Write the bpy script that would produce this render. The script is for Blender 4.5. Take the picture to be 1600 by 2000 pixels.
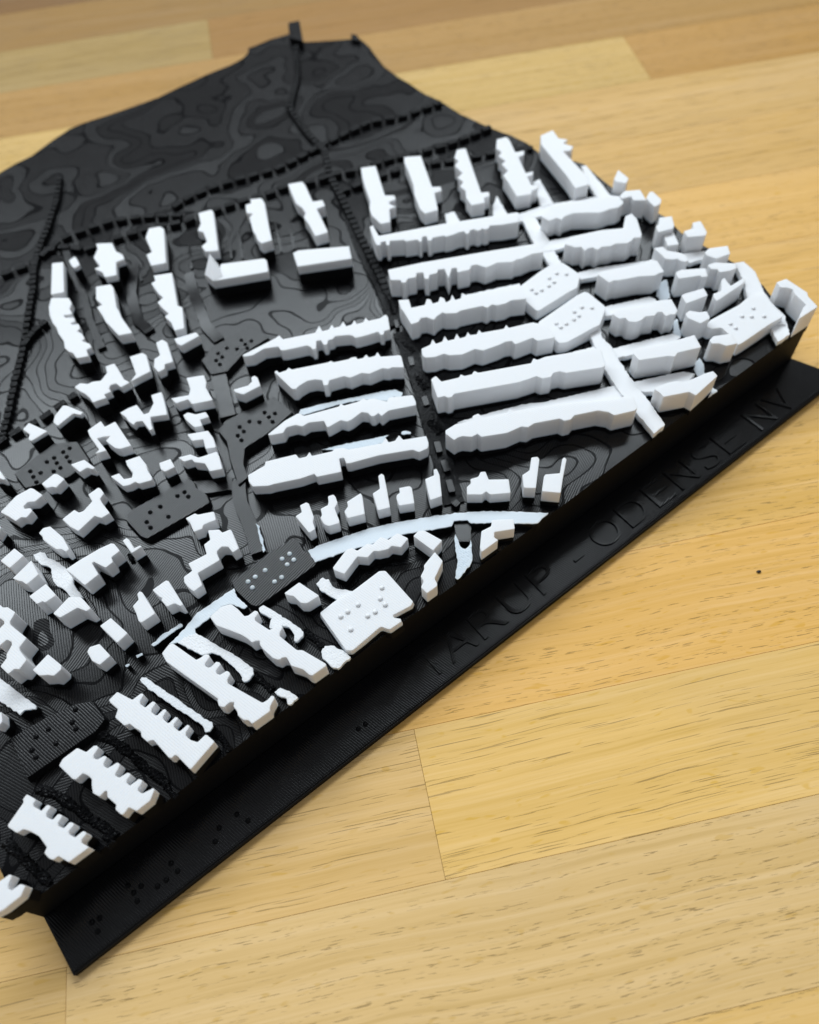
import bpy, bmesh, math, random
import numpy as np
from mathutils import Matrix, Vector
random.seed(7); rng = np.random.default_rng(7)
for o in list(bpy.data.objects): bpy.data.objects.remove(o)
S = bpy.context.scene
C = S.collection
# ------------------------------------------------------------------ camera
HC = 0.24                       # camera height above the table, metres
FPX = 1606.35; CX, CY = 800.0, 1000.0
def cam_axes(pitch, roll, yaw):
    u = np.array([1, 0, 0.]); v = np.array([0, -math.sin(pitch), math.cos(pitch)]); w = np.array([0, -math.cos(pitch), -math.sin(pitch)])
    u2 = math.cos(yaw)*u + math.sin(yaw)*v; v2 = -math.sin(yaw)*u + math.cos(yaw)*v
    Z = np.array([[math.cos(roll), -math.sin(roll), 0], [math.sin(roll), math.cos(roll), 0], [0, 0, 1]])
    return Z@u2, Z@v2, Z@w
AX = cam_axes(math.radians(57.42427), math.radians(-5.495006), math.radians(6.884187))
cam = bpy.data.cameras.new('camera'); camo = bpy.data.objects.new('camera', cam); C.objects.link(camo)
r = [AX[i][0] for i in range(3)]; up = [-AX[i][1] for i in range(3)]; bk = [-AX[i][2] for i in range(3)]
camo.matrix_world = Matrix(((r[0], up[0], bk[0], 0), (r[1], up[1], bk[1], 0), (r[2], up[2], bk[2], HC), (0, 0, 0, 1)))
cam.sensor_fit = 'HORIZONTAL'; cam.sensor_width = 36; cam.lens = 36*FPX/1600
cam.clip_start = 0.01; cam.clip_end = 20
cam.dof.use_dof = True; cam.dof.focus_distance = 0.243; cam.dof.aperture_fstop = 11.0
S.camera = camo
# ------------------------------------------------------------------ light: a tall window behind the map, soft room light around
W = bpy.data.worlds.new('World'); S.world = W; W.use_nodes = True
bgn = W.node_tree.nodes['Background']; bgn.inputs[0].default_value = (0.94, 0.97, 1.0, 1); bgn.inputs[1].default_value = 0.30
def area(name, loc, target, sx, sy, power, col):
    L = bpy.data.lights.new(name, 'AREA'); L.shape = 'RECTANGLE'; L.size = sx; L.size_y = sy; L.energy = power; L.color = col
    o = bpy.data.objects.new(name, L); C.objects.link(o); o.location = loc
    o.rotation_euler = (Vector(target)-Vector(loc)).to_track_quat('-Z', 'Y').to_euler(); return o
area('window_light', (-0.14, 1.52, 1.63), (0.04, 0.22, 0.0), 2.6, 0.66, 58.0, (0.86, 0.945, 1.0))
S.view_settings.view_transform = 'Standard'; S.view_settings.look = 'None'; S.view_settings.exposure = 0; S.view_settings.gamma = 1
# ------------------------------------------------------------------ projection helpers (source pixels of the survey -> metres on a level)
def X(px, z=0.0):
    d = np.array([(px[0]-CX)/FPX, (px[1]-CY)/FPX, 1.0]); t = (HC-z)/(-(d@AX[2])); q = d*t
    return np.array([q@AX[0], q@AX[1]])
TILES = dict(A=(0,400,3.2), B=(350,300,3.2), C=(680,230,3.2), D=(1100,230,3.2), E=(0,800,3.2), F=(400,600,3.2), G=(800,600,3.2),
  H=(1150,550,1600/450), I=(400,950,3.2), J=(0,1200,3.2), K=(0,1500,3.2), L=(1200,300,4.0), M=(800,0,2.0), N=(0,0,2.0),
  T1=(200,1300,6.4), T2=(0,1430,1600/350), T3=(300,1180,4.0), T4=(0,1050,6.4), T5=(0,1150,8.0), T6=(220,980,1600/280),
  T7=(0,890,1600/280), T8=(560,960,1600/340), U=(0,640,1600/300), V=(0,330,1600/330), Q=(820,880,3.2), R=(1200,680,4.0), P=(0,0,1.0), Y=(690,480,3.636))
def tp(t, p): ox, oy, s = TILES[t]; return (ox+p[0]/s, oy+p[1]/s)
MM = 0.001
ZC = 21.8*MM                    # print height at which the filament changes from black to white
TOT = 8.3*MM
# ------------------------------------------------------------------ material helpers
def nodes_of(m): m.use_nodes = True; nt = m.node_tree; nt.nodes.clear(); return nt, nt.nodes, nt.links
def N(nt, typ, **kw):
    n = nt.nodes.new(typ)
    for k, v in kw.items():
        if k == 'ins':
            for i, val in v.items():
                if hasattr(val, 'is_output') and val.is_output: nt.links.new(val, n.inputs[i])
                else: n.inputs[i].default_value = val
        else: setattr(n, k, v)
    return n
def math_(nt, op, a, b=None, c=None, clamp=False):
    n = nt.nodes.new('ShaderNodeMath'); n.operation = op; n.use_clamp = clamp
    for i, v in enumerate((a, b, c)):
        if v is None: continue
        if hasattr(v, 'is_output'): nt.links.new(v, n.inputs[i])
        else: n.inputs[i].default_value = v
    return n.outputs[0]
def mixc(nt, fac, a, b):
    n = nt.nodes.new('ShaderNodeMix'); n.data_type = 'RGBA'
    for i, v in ((0, fac), (6, a), (7, b)):
        if hasattr(v, 'is_output'): nt.links.new(v, n.inputs[i])
        else: n.inputs[i].default_value = v if not isinstance(v, tuple) or len(v) == 4 else (*v, 1)
    return n.outputs[2]
def mixf(nt, fac, a, b):
    n = nt.nodes.new('ShaderNodeMix'); n.data_type = 'FLOAT'
    for i, v in ((0, fac), (2, a), (3, b)):
        if hasattr(v, 'is_output'): nt.links.new(v, n.inputs[i])
        else: n.inputs[i].default_value = v
    return n.outputs[0]
def make_filament(name, terrain=False, rough=False):
    """layer-printed plastic: black below the colour change, white above, extrusion lines on level faces"""
    m = bpy.data.materials.new(name); nt, ns, lk = nodes_of(m)
    out = N(nt, 'ShaderNodeOutputMaterial'); bs = N(nt, 'ShaderNodeBsdfPrincipled'); lk.new(bs.outputs[0], out.inputs[0])
    geo = N(nt, 'ShaderNodeNewGeometry'); pos = geo.outputs['Position']
    sp = N(nt, 'ShaderNodeSeparateXYZ', ins={0: pos}); x, y, z = sp.outputs
    oi = N(nt, 'ShaderNodeObjectInfo')
    nz = N(nt, 'ShaderNodeTexNoise', ins={'Vector': pos, 'Scale': 120.0, 'Detail': 3.0, 'Roughness': 0.6})
    nf = N(nt, 'ShaderNodeTexNoise', ins={'Vector': pos, 'Scale': 1500.0, 'Detail': 2.0})
    # colour by print height
    white = math_(nt, 'GREATER_THAN', z, ZC)
    thin = N(nt, 'ShaderNodeMapRange', ins={0: z, 1: ZC+0.1*MM, 2: ZC+0.75*MM, 3: 0.0, 4: 1.0}).outputs[0]
    wcol = mixc(nt, thin, (0.60, 0.70, 0.78, 1), (0.83, 0.835, 0.85, 1))
    wcol = mixc(nt, math_(nt, 'MULTIPLY', nz.outputs[0], 0.10), wcol, (0.72, 0.73, 0.75, 1))
    bcol = mixc(nt, nz.outputs[0], (0.003, 0.003, 0.0035, 1), (0.006, 0.006, 0.007, 1))
    lk.new(mixc(nt, white, bcol, wcol), bs.inputs['Base Color'])
    # extrusion lines
    if terrain:
        big = N(nt, 'ShaderNodeTexNoise', ins={'Vector': pos, 'Scale': 26.0, 'Detail': 2.0, 'Roughness': 0.45})
        hgt = math_(nt, 'ADD', math_(nt, 'MULTIPLY', z, 1000/0.34), math_(nt, 'MULTIPLY', big.outputs[0], 12.0))
        lay = math_(nt, 'FLOOR', hgt)
        wn = N(nt, 'ShaderNodeTexWhiteNoise', noise_dimensions='1D', ins={'W': lay})
        ang = math_(nt, 'ADD', math_(nt, 'MULTIPLY', math_(nt, 'FLOOR', math_(nt, 'MULTIPLY', wn.outputs[0], 4.0)), 0.785), 0.12)
        fr = math_(nt, 'FRACT', hgt)
        groove = math_(nt, 'LESS_THAN', fr, 0.13)
    else:
        ang = math_(nt, 'ADD', math_(nt, 'MULTIPLY', math_(nt, 'FLOOR', math_(nt, 'MULTIPLY', oi.outputs['Random'], 2.0)), 1.571), 0.70)
        groove = None
    co = math_(nt, 'ADD', math_(nt, 'MULTIPLY', x, math_(nt, 'COSINE', ang)), math_(nt, 'MULTIPLY', y, math_(nt, 'SINE', ang)))
    co = math_(nt, 'ADD', co, math_(nt, 'MULTIPLY', nz.outputs[0], 0.0006))
    per = 0.74*MM if terrain else 0.70*MM
    wave = math_(nt, 'POWER', math_(nt, 'ABSOLUTE', math_(nt, 'SINE', math_(nt, 'MULTIPLY', co, math.pi/per))), 0.6)
    nsep = N(nt, 'ShaderNodeSeparateXYZ', ins={0: geo.outputs['Normal']})
    flat = math_(nt, 'GREATER_THAN', nsep.outputs[2], 0.85)
    hz = math_(nt, 'ABSOLUTE', math_(nt, 'SINE', math_(nt, 'MULTIPLY', z, math.pi/(0.3*MM))))
    lines = mixf(nt, flat, math_(nt, 'MULTIPLY', hz, 0.35), wave)
    h = math_(nt, 'ADD', math_(nt, 'MULTIPLY', lines, mixf(nt, white, 1.0, 0.85)), math_(nt, 'MULTIPLY', nf.outputs[0], 6.0 if rough else 0.25))
    if groove is not None:
        h = math_(nt, 'SUBTRACT', h, math_(nt, 'MULTIPLY', groove, 5.0))
        h = math_(nt, 'ADD', h, math_(nt, 'MULTIPLY', wn.outputs[0], 0.3))
    bp = N(nt, 'ShaderNodeBump', ins={'Strength': 0.75, 'Distance': (0.036 if terrain else 0.06)*MM, 'Height': h})
    if terrain:
        upn = N(nt, 'ShaderNodeCombineXYZ', ins={2: 1.0}); lk.new(upn.outputs[0], bp.inputs['Normal'])   # the print is made of level terraces
    if not terrain and not rough:
        bv = N(nt, 'ShaderNodeBevel', samples=4, ins={'Radius': 0.22*MM}); lk.new(bv.outputs[0], bp.inputs['Normal'])
    lk.new(bp.outputs[0], bs.inputs['Normal'])
    rgb_ = math_(nt, 'ADD', 0.16, math_(nt, 'MULTIPLY', nz.outputs[0], 0.04))
    if terrain: rgb_ = math_(nt, 'ADD', rgb_, math_(nt, 'MULTIPLY', wn.outputs[0], 0.05))
    rg = mixf(nt, white, mixf(nt, flat, 0.65, rgb_), 0.55)
    lk.new(rg, bs.inputs['Roughness'])
    lk.new(math_(nt, 'MULTIPLY', white, 0.55), bs.inputs['Subsurface Weight']); bs.inputs['Subsurface Radius'].default_value = (1.0, 0.95, 0.9); bs.inputs['Subsurface Scale'].default_value = 1.6*MM
    valley = math_(nt, 'MULTIPLY_ADD', math_(nt, 'LESS_THAN', wave, 0.60), -0.55, 1.0)  # occlusion put into the gloss: specular cut in line valleys and contour grooves
    if terrain: valley = math_(nt, 'MULTIPLY', valley, math_(nt, 'MULTIPLY_ADD', groove, -0.8, 1.0))
    lk.new(mixf(nt, white, mixf(nt, flat, 0.12, math_(nt, 'MULTIPLY', valley, 0.10 if rough else 0.32)), 0.35), bs.inputs['Specular IOR Level'])
    return m
FIL = make_filament('printed_filament'); TER = make_filament('printed_terrain', terrain=True); RGH = make_filament('printed_rough', rough=True)
def make_oak():
    m = bpy.data.materials.new('oiled_oak'); nt, ns, lk = nodes_of(m)
    out = N(nt, 'ShaderNodeOutputMaterial'); bs = N(nt, 'ShaderNodeBsdfPrincipled'); lk.new(bs.outputs[0], out.inputs[0])
    tc = N(nt, 'ShaderNodeTexCoord'); oi = N(nt, 'ShaderNodeObjectInfo')
    off = N(nt, 'ShaderNodeCombineXYZ', ins={0: math_(nt, 'MULTIPLY', oi.outputs['Random'], 37.0), 1: math_(nt, 'MULTIPLY', oi.outputs['Random'], 91.0), 2: math_(nt, 'MULTIPLY', oi.outputs['Random'], 13.0)})
    rot = N(nt, 'ShaderNodeVectorRotate', rotation_type='Z_AXIS', ins={'Vector': tc.outputs['Object'], 'Angle': math_(nt, 'MULTIPLY', math_(nt, 'SUBTRACT', oi.outputs['Random'], 0.5), 0.07)})
    base = N(nt, 'ShaderNodeVectorMath', operation='ADD', ins={0: rot.outputs[0], 1: off.outputs[0]}).outputs[0]
    wob = N(nt, 'ShaderNodeTexNoise', ins={'Vector': base, 'Scale': 14.0, 'Detail': 2.0})
    wv = N(nt, 'ShaderNodeCombineXYZ', ins={1: math_(nt, 'MULTIPLY', math_(nt, 'SUBTRACT', wob.outputs[0], 0.5), 0.005)})
    co = N(nt, 'ShaderNodeVectorMath', operation='ADD', ins={0: base, 1: wv.outputs[0]}).outputs[0]
    def stretched(sx, sy, detail, rough=0.55, dist=0.0):
        mp = N(nt, 'ShaderNodeMapping', ins={'Vector': co, 'Scale': (sx, sy, 30.0)})
        return N(nt, 'ShaderNodeTexNoise', ins={'Vector': mp.outputs[0], 'Scale': 1.0, 'Detail': detail, 'Roughness': rough, 'Distortion': dist}).outputs[0]
    def rng_(v, a, b, c=0.0, d=1.0): return N(nt, 'ShaderNodeMapRange', ins={0: v, 1: a, 2: b, 3: c, 4: d}).outputs[0]
    bands = stretched(3.0, 95.0, 3.0)
    streak = stretched(7.0, 420.0, 5.0, 0.62)
    fibre = stretched(40.0, 1900.0, 4.0, 0.65)
    pore_s = stretched(170.0, 2700.0, 2.0, 0.5); pore_l = stretched(55.0, 2500.0, 2.0, 0.5)
    pore = mixf(nt, math_(nt, 'GREATER_THAN', math_(nt, 'FRACT', math_(nt, 'MULTIPLY', oi.outputs['Random'], 7.3)), 0.55), pore_s, pore_l)
    pmod = stretched(4.0, 430.0, 2.0)
    fleck = stretched(150.0, 560.0, 1.0, 0.5, 0.4)
    blot = stretched(14.0, 24.0, 3.0)
    OC = oi.outputs['Color']
    def tone(sat, val): return N(nt, 'ShaderNodeHueSaturation', ins={'Saturation': sat, 'Value': val, 'Color': OC}).outputs[0]
    col = mixc(nt, math_(nt, 'MULTIPLY', rng_(bands, 0.40, 0.72), 0.45), OC, tone(1.12, 0.76))
    col = mixc(nt, math_(nt, 'MULTIPLY', rng_(streak, 0.50, 0.70), 0.50), col, tone(0.86, 1.13))
    col = mixc(nt, math_(nt, 'MULTIPLY', rng_(streak, 0.44, 0.32), 0.50), col, tone(1.12, 0.74))
    col = mixc(nt, math_(nt, 'MULTIPLY', rng_(fleck, 0.67, 0.74), 0.45), col, tone(1.25, 0.80))
    col = mixc(nt, math_(nt, 'MULTIPLY', rng_(blot, 0.50, 0.8), 0.35), col, tone(0.85, 0.84))
    col = mixc(nt, math_(nt, 'MULTIPLY', rng_(fibre, 0.42, 0.66), 0.30), col, tone(1.1, 0.78))
    pm = math_(nt, 'MULTIPLY', rng_(pore, 0.615, 0.655), rng_(pmod, 0.42, 0.54), clamp=True)
    col = mixc(nt, math_(nt, 'MULTIPLY', pm, 0.52), col, (0.16, 0.085, 0.025, 1))
    lk.new(col, bs.inputs['Base Color'])
    h = math_(nt, 'SUBTRACT', math_(nt, 'MULTIPLY', fibre, 0.25), pm)
    bp = N(nt, 'ShaderNodeBump', ins={'Strength': 0.7, 'Distance': 0.09*MM, 'Height': h}); lk.new(bp.outputs[0], bs.inputs['Normal'])
    lk.new(rng_(streak, 0.3, 0.7, 0.46, 0.60), bs.inputs['Roughness']); bs.inputs['Specular IOR Level'].default_value = 0.32
    return m
OAK = make_oak()
def plain(name, col, rough=0.6):
    m = bpy.data.materials.new(name); nt, ns, lk = nodes_of(m)
    out = N(nt, 'ShaderNodeOutputMaterial'); bs = N(nt, 'ShaderNodeBsdfPrincipled'); lk.new(bs.outputs[0], out.inputs[0])
    nz = N(nt, 'ShaderNodeTexNoise', ins={'Scale': 900.0, 'Detail': 3.0})
    lk.new(mixc(nt, nz.outputs[0], (*[c*0.6 for c in col], 1), (*[min(1, c*1.4) for c in col], 1)), bs.inputs['Base Color']); bs.inputs['Roughness'].default_value = rough
    return m
def link(name, me, mat, parent=None, loc=None):
    o = bpy.data.objects.new(name, me); C.objects.link(o)
    if mat is not None and len(me.materials) == 0: me.materials.append(mat)
    if parent is not None: o.parent = parent
    if loc is not None: o.location = loc
    return o
# ------------------------------------------------------------------ table top: oak staves, edge-glued
tt = bpy.data.meshes.new('table_top'); bm = bmesh.new(); bmesh.ops.create_cube(bm, size=1.0)
for v in bm.verts: v.co = (0.12+v.co.x*1.6, 0.35+v.co.y*1.3, -0.0305+v.co.z*0.019)
bm.to_mesh(tt); bm.free(); table = link('table_top', tt, plain('glue_core', (0.30, 0.20, 0.09))); table['kind'] = 'structure'
def srgb(r, g, b): return tuple(k*((c/255)/12.92 if c/255 <= 0.04045 else ((c/255+0.055)/1.055)**2.4) for c, k in ((r, 1.07), (g, 0.985), (b, 0.86)))
def stave(x0, x1, y0, y1, col):
    bm = bmesh.new(); bmesh.ops.create_cube(bm, size=1.0); g = 0.04*MM
    for v in bm.verts: v.co = (v.co.x*(x1-x0-2*g), v.co.y*(y1-y0-2*g), -0.010+v.co.z*0.020)
    bmesh.ops.bevel(bm, geom=bm.edges[:], offset=0.06*MM, segments=1, affect='EDGES')
    me = bpy.data.meshes.new('stave'); bm.to_mesh(me); bm.free()
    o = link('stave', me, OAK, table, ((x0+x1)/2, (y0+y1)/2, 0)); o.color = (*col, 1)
YB = [-0.0935, -0.0506, -0.0079, 0.0350, 0.0772] + [0.0772+0.0430*k for k in range(1, 16)]
JOIN = {2: [-0.097], 3: [0.0044], 11: [0.1898], 13: [-0.0277], 10: [-0.62, 0.52], 4: [-0.19], 5: [-0.33, 0.36], 12: [-0.31, 0.33]}
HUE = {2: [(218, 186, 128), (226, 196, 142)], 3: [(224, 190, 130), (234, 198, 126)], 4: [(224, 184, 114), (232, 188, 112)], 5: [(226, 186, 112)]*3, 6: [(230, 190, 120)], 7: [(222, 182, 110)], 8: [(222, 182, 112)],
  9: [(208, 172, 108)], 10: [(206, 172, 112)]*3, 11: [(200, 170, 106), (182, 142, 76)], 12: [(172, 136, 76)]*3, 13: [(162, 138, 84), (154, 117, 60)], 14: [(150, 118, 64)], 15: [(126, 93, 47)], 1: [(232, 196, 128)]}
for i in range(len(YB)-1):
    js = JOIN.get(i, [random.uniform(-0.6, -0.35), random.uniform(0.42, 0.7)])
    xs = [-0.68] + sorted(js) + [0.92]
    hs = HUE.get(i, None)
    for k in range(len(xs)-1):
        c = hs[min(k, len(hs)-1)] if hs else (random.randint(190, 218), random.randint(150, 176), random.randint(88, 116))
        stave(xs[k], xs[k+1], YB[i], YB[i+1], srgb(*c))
# ------------------------------------------------------------------ traced plan of the printed map: (tile, white height in mm, outline)
BUILD = [
('A',3.2,[(325,365),(395,358),(400,545),(318,560)]),
('A',3.2,[(320,582),(430,582),(448,612),(435,650),(452,682),(395,690),(408,705),(462,705),(470,728),(440,738),(452,750),(492,745),(500,772),(480,790),(512,805),(530,835),(510,850),(560,868),(572,890),(540,905),(552,945),(478,958),(455,925),(432,918),(405,895),(398,850),(365,805),(352,765),(330,740),(310,690),(305,640)]),
('A',2.0,[(430,348),(468,322),(485,345),(498,375),(465,395),(445,378)]),
('A',3.0,[(600,242),(700,238),(725,290),(765,310),(778,338),(725,358),(728,438),(655,452),(640,422),(590,398),(625,385),(585,330),(610,275)]),
('A',3.8,[(930,148),(1000,135),(1025,150),(1038,362),(945,380),(925,335),(915,312),(950,295),(925,240),(910,205)]),
('B',4.2,[(120,372),(200,350),(215,365),(245,605),(165,612),(140,580),(175,550),(150,490),(115,480),(135,440)]),
('A',4.6,[(600,512),(690,497),(708,515),(728,640),(748,672),(758,702),(818,785),(825,800),(742,815),(722,795),(690,760),(660,730),(640,690),(605,640),(640,625),(600,590)]),
('A',4.0,[(960,442),(1075,425),(1110,630),(1140,640),(1152,770),(1090,785),(1070,735),(1030,700),(1055,680),(1015,645),(985,610),(1020,580),(990,555),(945,490),(972,475)]),
('A',4.0,[(1088,838),(1225,797),(1245,818),(1132,880),(1108,868)]),
('A',3.2,[(465,1140),(500,1115),(550,1120),(580,1105),(630,1100),(670,1050),(660,1010),(715,992),(740,1030),(775,1090),(810,1110),(755,1140),(725,1115),(690,1125),(680,1150),(695,1165),(650,1185),(665,1205),(620,1220),(580,1235),(560,1205),(530,1180),(500,1165)]),
('A',3.2,[(810,950),(890,925),(915,940),(940,1040),(880,1070),(815,1105),(850,1060),(830,1000)]),
('A',3.6,[(975,862),(1015,842),(1045,860),(1082,980),(1030,995),(1028,1025),(990,1045),(962,1015),(965,965),(1000,940)]),
('A',4.3,[(1165,1082),(1275,1065),(1290,1110),(1285,1140),(1330,1220),(1200,1245),(1175,1215),(1100,1240),(1070,1210),(1180,1190),(1190,1150)]),
('A',3.0,[(750,1300),(800,1272),(855,1250),(900,1310),(930,1300),(960,1240),(945,1190),(1010,1170),(1028,1230),(1045,1310),(940,1325),(945,1370),(955,1400),(935,1410),(890,1350),(850,1355),(835,1375),(800,1350),(785,1325)]),
('E',3.2,[(1145,35),(1175,18),(1225,30),(1285,15),(1305,45),(1250,62),(1265,100),(1215,110),(1180,80),(1160,60)]),
('E',4.0,[(1170,155),(1300,132),(1335,180),(1350,235),(1285,245),(1270,185),(1200,195)]),
('E',4.3,[(1115,300),(1190,280),(1240,300),(1275,290),(1355,262),(1370,290),(1390,370),(1310,385),(1280,335),(1215,328),(1200,310),(1150,325)]),
('E',3.8,[(995,335),(1065,308),(1092,358),(1030,388),(1005,372)]),
('E',3.6,[(785,320),(872,290),(915,345),(925,385),(950,420),(950,440),(868,462),(845,450),(810,470),(770,478),(720,440),(692,418),(745,398),(775,435),(825,425),(830,395),(795,350)]),
('E',4.3,[(548,130),(630,72),(655,108),(720,75),(820,225),(750,245),(720,240),(662,195),(690,165),(640,170),(605,180),(665,255),(595,275),(620,250),(560,165)]),
('U',1.6,[(238,1060),(300,992),(492,1078),(325,1180),(295,1160),(310,1110)]),
('U',1.9,[(555,985),(570,920),(655,812),(695,812),(865,882),(838,908),(762,892),(600,1022)]),
('T7',4.0,[(790,100),(940,45),(1060,135),(1038,150),(970,132),(890,182)]),
('T7',4.0,[(465,315),(600,205),(640,205),(720,260),(625,355),(580,345),(520,360)]),
('T7',4.2,[(5,630),(150,480),(180,450),(340,362),(370,368),(475,440),(390,510),(310,515),(260,565),(275,595),(340,585),(360,615),(295,690),(235,685),(175,730),(100,680)]),
('T7',4.3,[(695,710),(830,605),(880,635),(930,620),(1030,510),(985,435),(1095,358),(1120,365),(1160,420),(1115,480),(1140,530),(1225,640),(1130,695),(1055,670),(875,840),(780,790)]),
('T7',5.5,[(435,865),(480,810),(560,790),(700,910),(760,1020),(770,1045),(730,1070),(690,1040),(630,1045),(560,1000),(480,935),(475,900)]),
('T7',3.5,[(-90,250),(-60,200),(0,165),(62,262),(30,266),(-20,245)]),
('T7',4.5,[(-90,850),(-10,775),(12,800),(-40,885)]),
('T4',7.0,[(5,290),(180,135),(295,225),(120,380)]),
('T4',7.2,[(160,510),(390,285),(480,460),(330,585),(275,545),(230,540)]),
('T4',7.6,[(365,735),(575,578),(700,720),(565,810),(530,795),(460,830)]),
('T4',7.8,[(665,950),(860,745),(1010,745),(1060,795),(1135,885),(1080,918),(1040,905),(970,875),(750,1000)]),
('T4',6.3,[(820,400),(1000,280),(1240,140),(1390,72),(1430,80),(1498,165),(1390,245),(1410,305),(1320,375),(1260,345),(1170,300),(1150,320),(1230,460),(1065,590),(1040,580),(915,470)]),
('T4',6.0,[(1250,1105),(1385,1005),(1595,1195),(1465,1315)]),
('T5',8.2,[(-250,460),(-150,370),(0,250),(50,295),(120,288),(240,368),(152,515),(160,560),(415,768),(300,915),(310,965),(415,1110),(300,1258),(225,1250),(125,1330),(5,1215),(105,1085),(100,1030),(185,880),(180,830),(105,792),(-20,900),(-120,800),(0,615),(65,550),(65,510),(0,455),(-120,500)]),
('T5',7.0,[(512,1270),(750,1022),(960,1195),(955,1260),(840,1360),(760,1345),(610,1355)]),
('J',5.4,[(545,235),(560,205),(622,185),(690,258),(622,315),(575,290),(560,262)]),
('J',4.5,[(-60,690),(-30,640),(8,608),(14,670),(-15,705)]),
('T6',5.5,[(275,1030),(300,1000),(330,1010),(475,1245),(320,1350),(290,1330),(265,1250),(225,1165),(290,1095)]),
('T6',5.5,[(445,985),(595,878),(625,885),(788,1148),(755,1163),(690,1132),(605,1172),(545,1100),(555,1072),(520,1060)]),
('T6',5.2,[(1020,480),(1090,425),(1065,320),(1190,310),(1225,345),(1310,310),(1330,325),(1410,520),(1340,565),(1290,500),(1215,500),(1165,550),(1165,580),(1195,650),(950,795),(1000,930),(905,1000),(840,950),(800,900),(795,840),(890,770),(845,690),(1050,585)]),
('T6',5.0,[(815,185),(920,130),(950,145),(1130,110),(1155,200),(1070,232),(1010,260),(1000,300),(905,335),(865,235)]),
('T6',5.0,[(112,435),(155,405),(185,425),(240,520),(305,487),(325,500),(212,572)]),
('T1',4.3,[(85,430),(185,330),(375,430),(480,350),(505,350),(515,370),(470,440),(470,480),(530,522),(545,520),(625,450),(655,455),(665,475),(615,545),(612,580),(665,625),(690,620),(765,548),(790,548),(800,570),(755,640),(760,670),(815,720),(840,715),(910,645),(940,650),(945,665),(890,735),(895,770),(955,820),(980,815),(1060,742),(1085,748),(1090,765),(1040,840),(1045,880),(1100,930),(1190,960),(1285,868),(1310,870),(1390,940),(1400,955),(1110,1290),(1090,1290),(985,1180),(930,1120),(900,1120),(870,1155),(830,1150),(700,1000),(640,930),(595,935),(560,950),(490,890),(480,820),(400,775),(340,725),(275,750),(160,650),(195,545),(95,460)]),
('T2',4.3,[(527,300),(560,240),(690,142),(770,180),(840,122),(865,122),(880,140),(835,205),(835,235),(870,245),(930,212),(955,222),(925,280),(925,300),(960,325),(1045,272),(1065,280),(1070,300),(1030,370),(1030,390),(1065,408),(1140,362),(1165,372),(1165,385),(1128,430),(1130,455),(1160,480),(1240,418),(1270,430),(1270,445),(1230,505),(1232,525),(1270,550),(1370,500),(1380,515),(1340,610),(1220,705),(1150,670),(1100,735),(1080,735),(1030,690),(1040,650),(960,580),(955,525),(935,525),(890,575),(830,545),(820,480),(820,420),(790,390),(740,365),(680,420),(650,420)]),
('T2',4.0,[(70,830),(210,630),(205,600),(240,555),(300,590),(320,605),(295,640),(300,665),(370,705),(420,650),(445,655),(450,672),(412,725),(415,760),(470,785),(520,732),(550,740),(555,755),(515,810),(520,840),(570,860),(625,803),(655,812),(660,830),(612,885),(618,915),(670,942),(740,885),(765,892),(770,910),(728,960),(728,990),(770,1015),(795,1028),(612,1162),(560,1130),(520,1105),(475,1140),(440,1130),(395,1080),(420,1030),(350,930),(270,885),(210,865),(150,900),(75,850)]),
('T2',4.2,[(-120,1480),(-20,1345),(85,1272),(108,1282),(70,1370),(75,1402),(105,1417),(180,1357),(228,1370),(185,1465),(25,1590),(-70,1640)]),
('T3',6.0,[(440,100),(530,20),(606,-1),(660,40),(710,95),(740,90),(790,52),(810,55),(820,70),(790,110),(795,130),(905,203),(930,190),(960,165),(1000,165),(1010,180),(985,225),(985,250),(1120,360),(1165,360),(1345,465),(1350,480),(1240,558),(1215,550),(1170,510),(1075,480),(1040,415),(1010,415),(980,435),(930,420),(850,345),(830,315),(830,285),(800,285),(770,300),(730,265),(690,240),(600,205),(490,165)]),
('T3',5.6,[(65,385),(120,315),(155,310),(335,437),(375,415),(400,392),(430,395),(440,410),(400,465),(405,485),(430,497),(450,490),(490,450),(515,455),(525,470),(485,520),(495,545),(520,553),(570,522),(590,530),(600,545),(575,590),(580,620),(850,772),(890,750),(920,717),(940,718),(945,735),(910,800),(910,835),(770,935),(740,905),(705,905),(660,870),(655,840),(625,800),(630,765),(595,765),(550,805),(510,795),(500,755),(505,740),(100,450)]),
('T8',5.0,[(82,228),(140,190),(122,128),(180,100),(205,112),(250,235),(240,280),(262,345),(205,378)]),
('T8',5.0,[(312,160),(380,125),(385,95),(380,45),(430,28),(450,50),(468,105),(440,150),(485,270),(480,290),(385,318),(345,300),(310,245),(325,215)]),
('T8',5.0,[(530,185),(565,135),(555,95),(680,15),(695,40),(718,205),(560,245)]),
('F',5.0,[(1050,1165),(1095,1135),(1085,1055),(1105,1040),(1120,1050),(1135,1120),(1158,1250),(1082,1270)]),
('F',4.6,[(1200,1175),(1220,1160),(1215,1130),(1280,1118),(1295,1130),(1310,1225),(1215,1240),(1198,1195)]),
('F',5.0,[(1378,1075),(1435,1050),(1430,1015),(1450,1010),(1468,1050),(1482,1180),(1410,1205),(1395,1150)]),
('G',4.8,[(358,1125),(385,1100),(380,1075),(430,1060),(445,1030),(475,1028),(495,1078),(620,1075),(632,1160),(505,1170),(478,1150),(455,1170),(360,1170)]),
('G',5.5,[(705,1050),(735,1030),(750,1020),(762,940),(800,935),(812,950),(790,1130),(715,1128)]),
('G',5.5,[(840,1060),(850,1045),(940,1038),(955,950),(968,938),(982,950),(960,1060),(945,1160),(828,1150)]),
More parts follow.
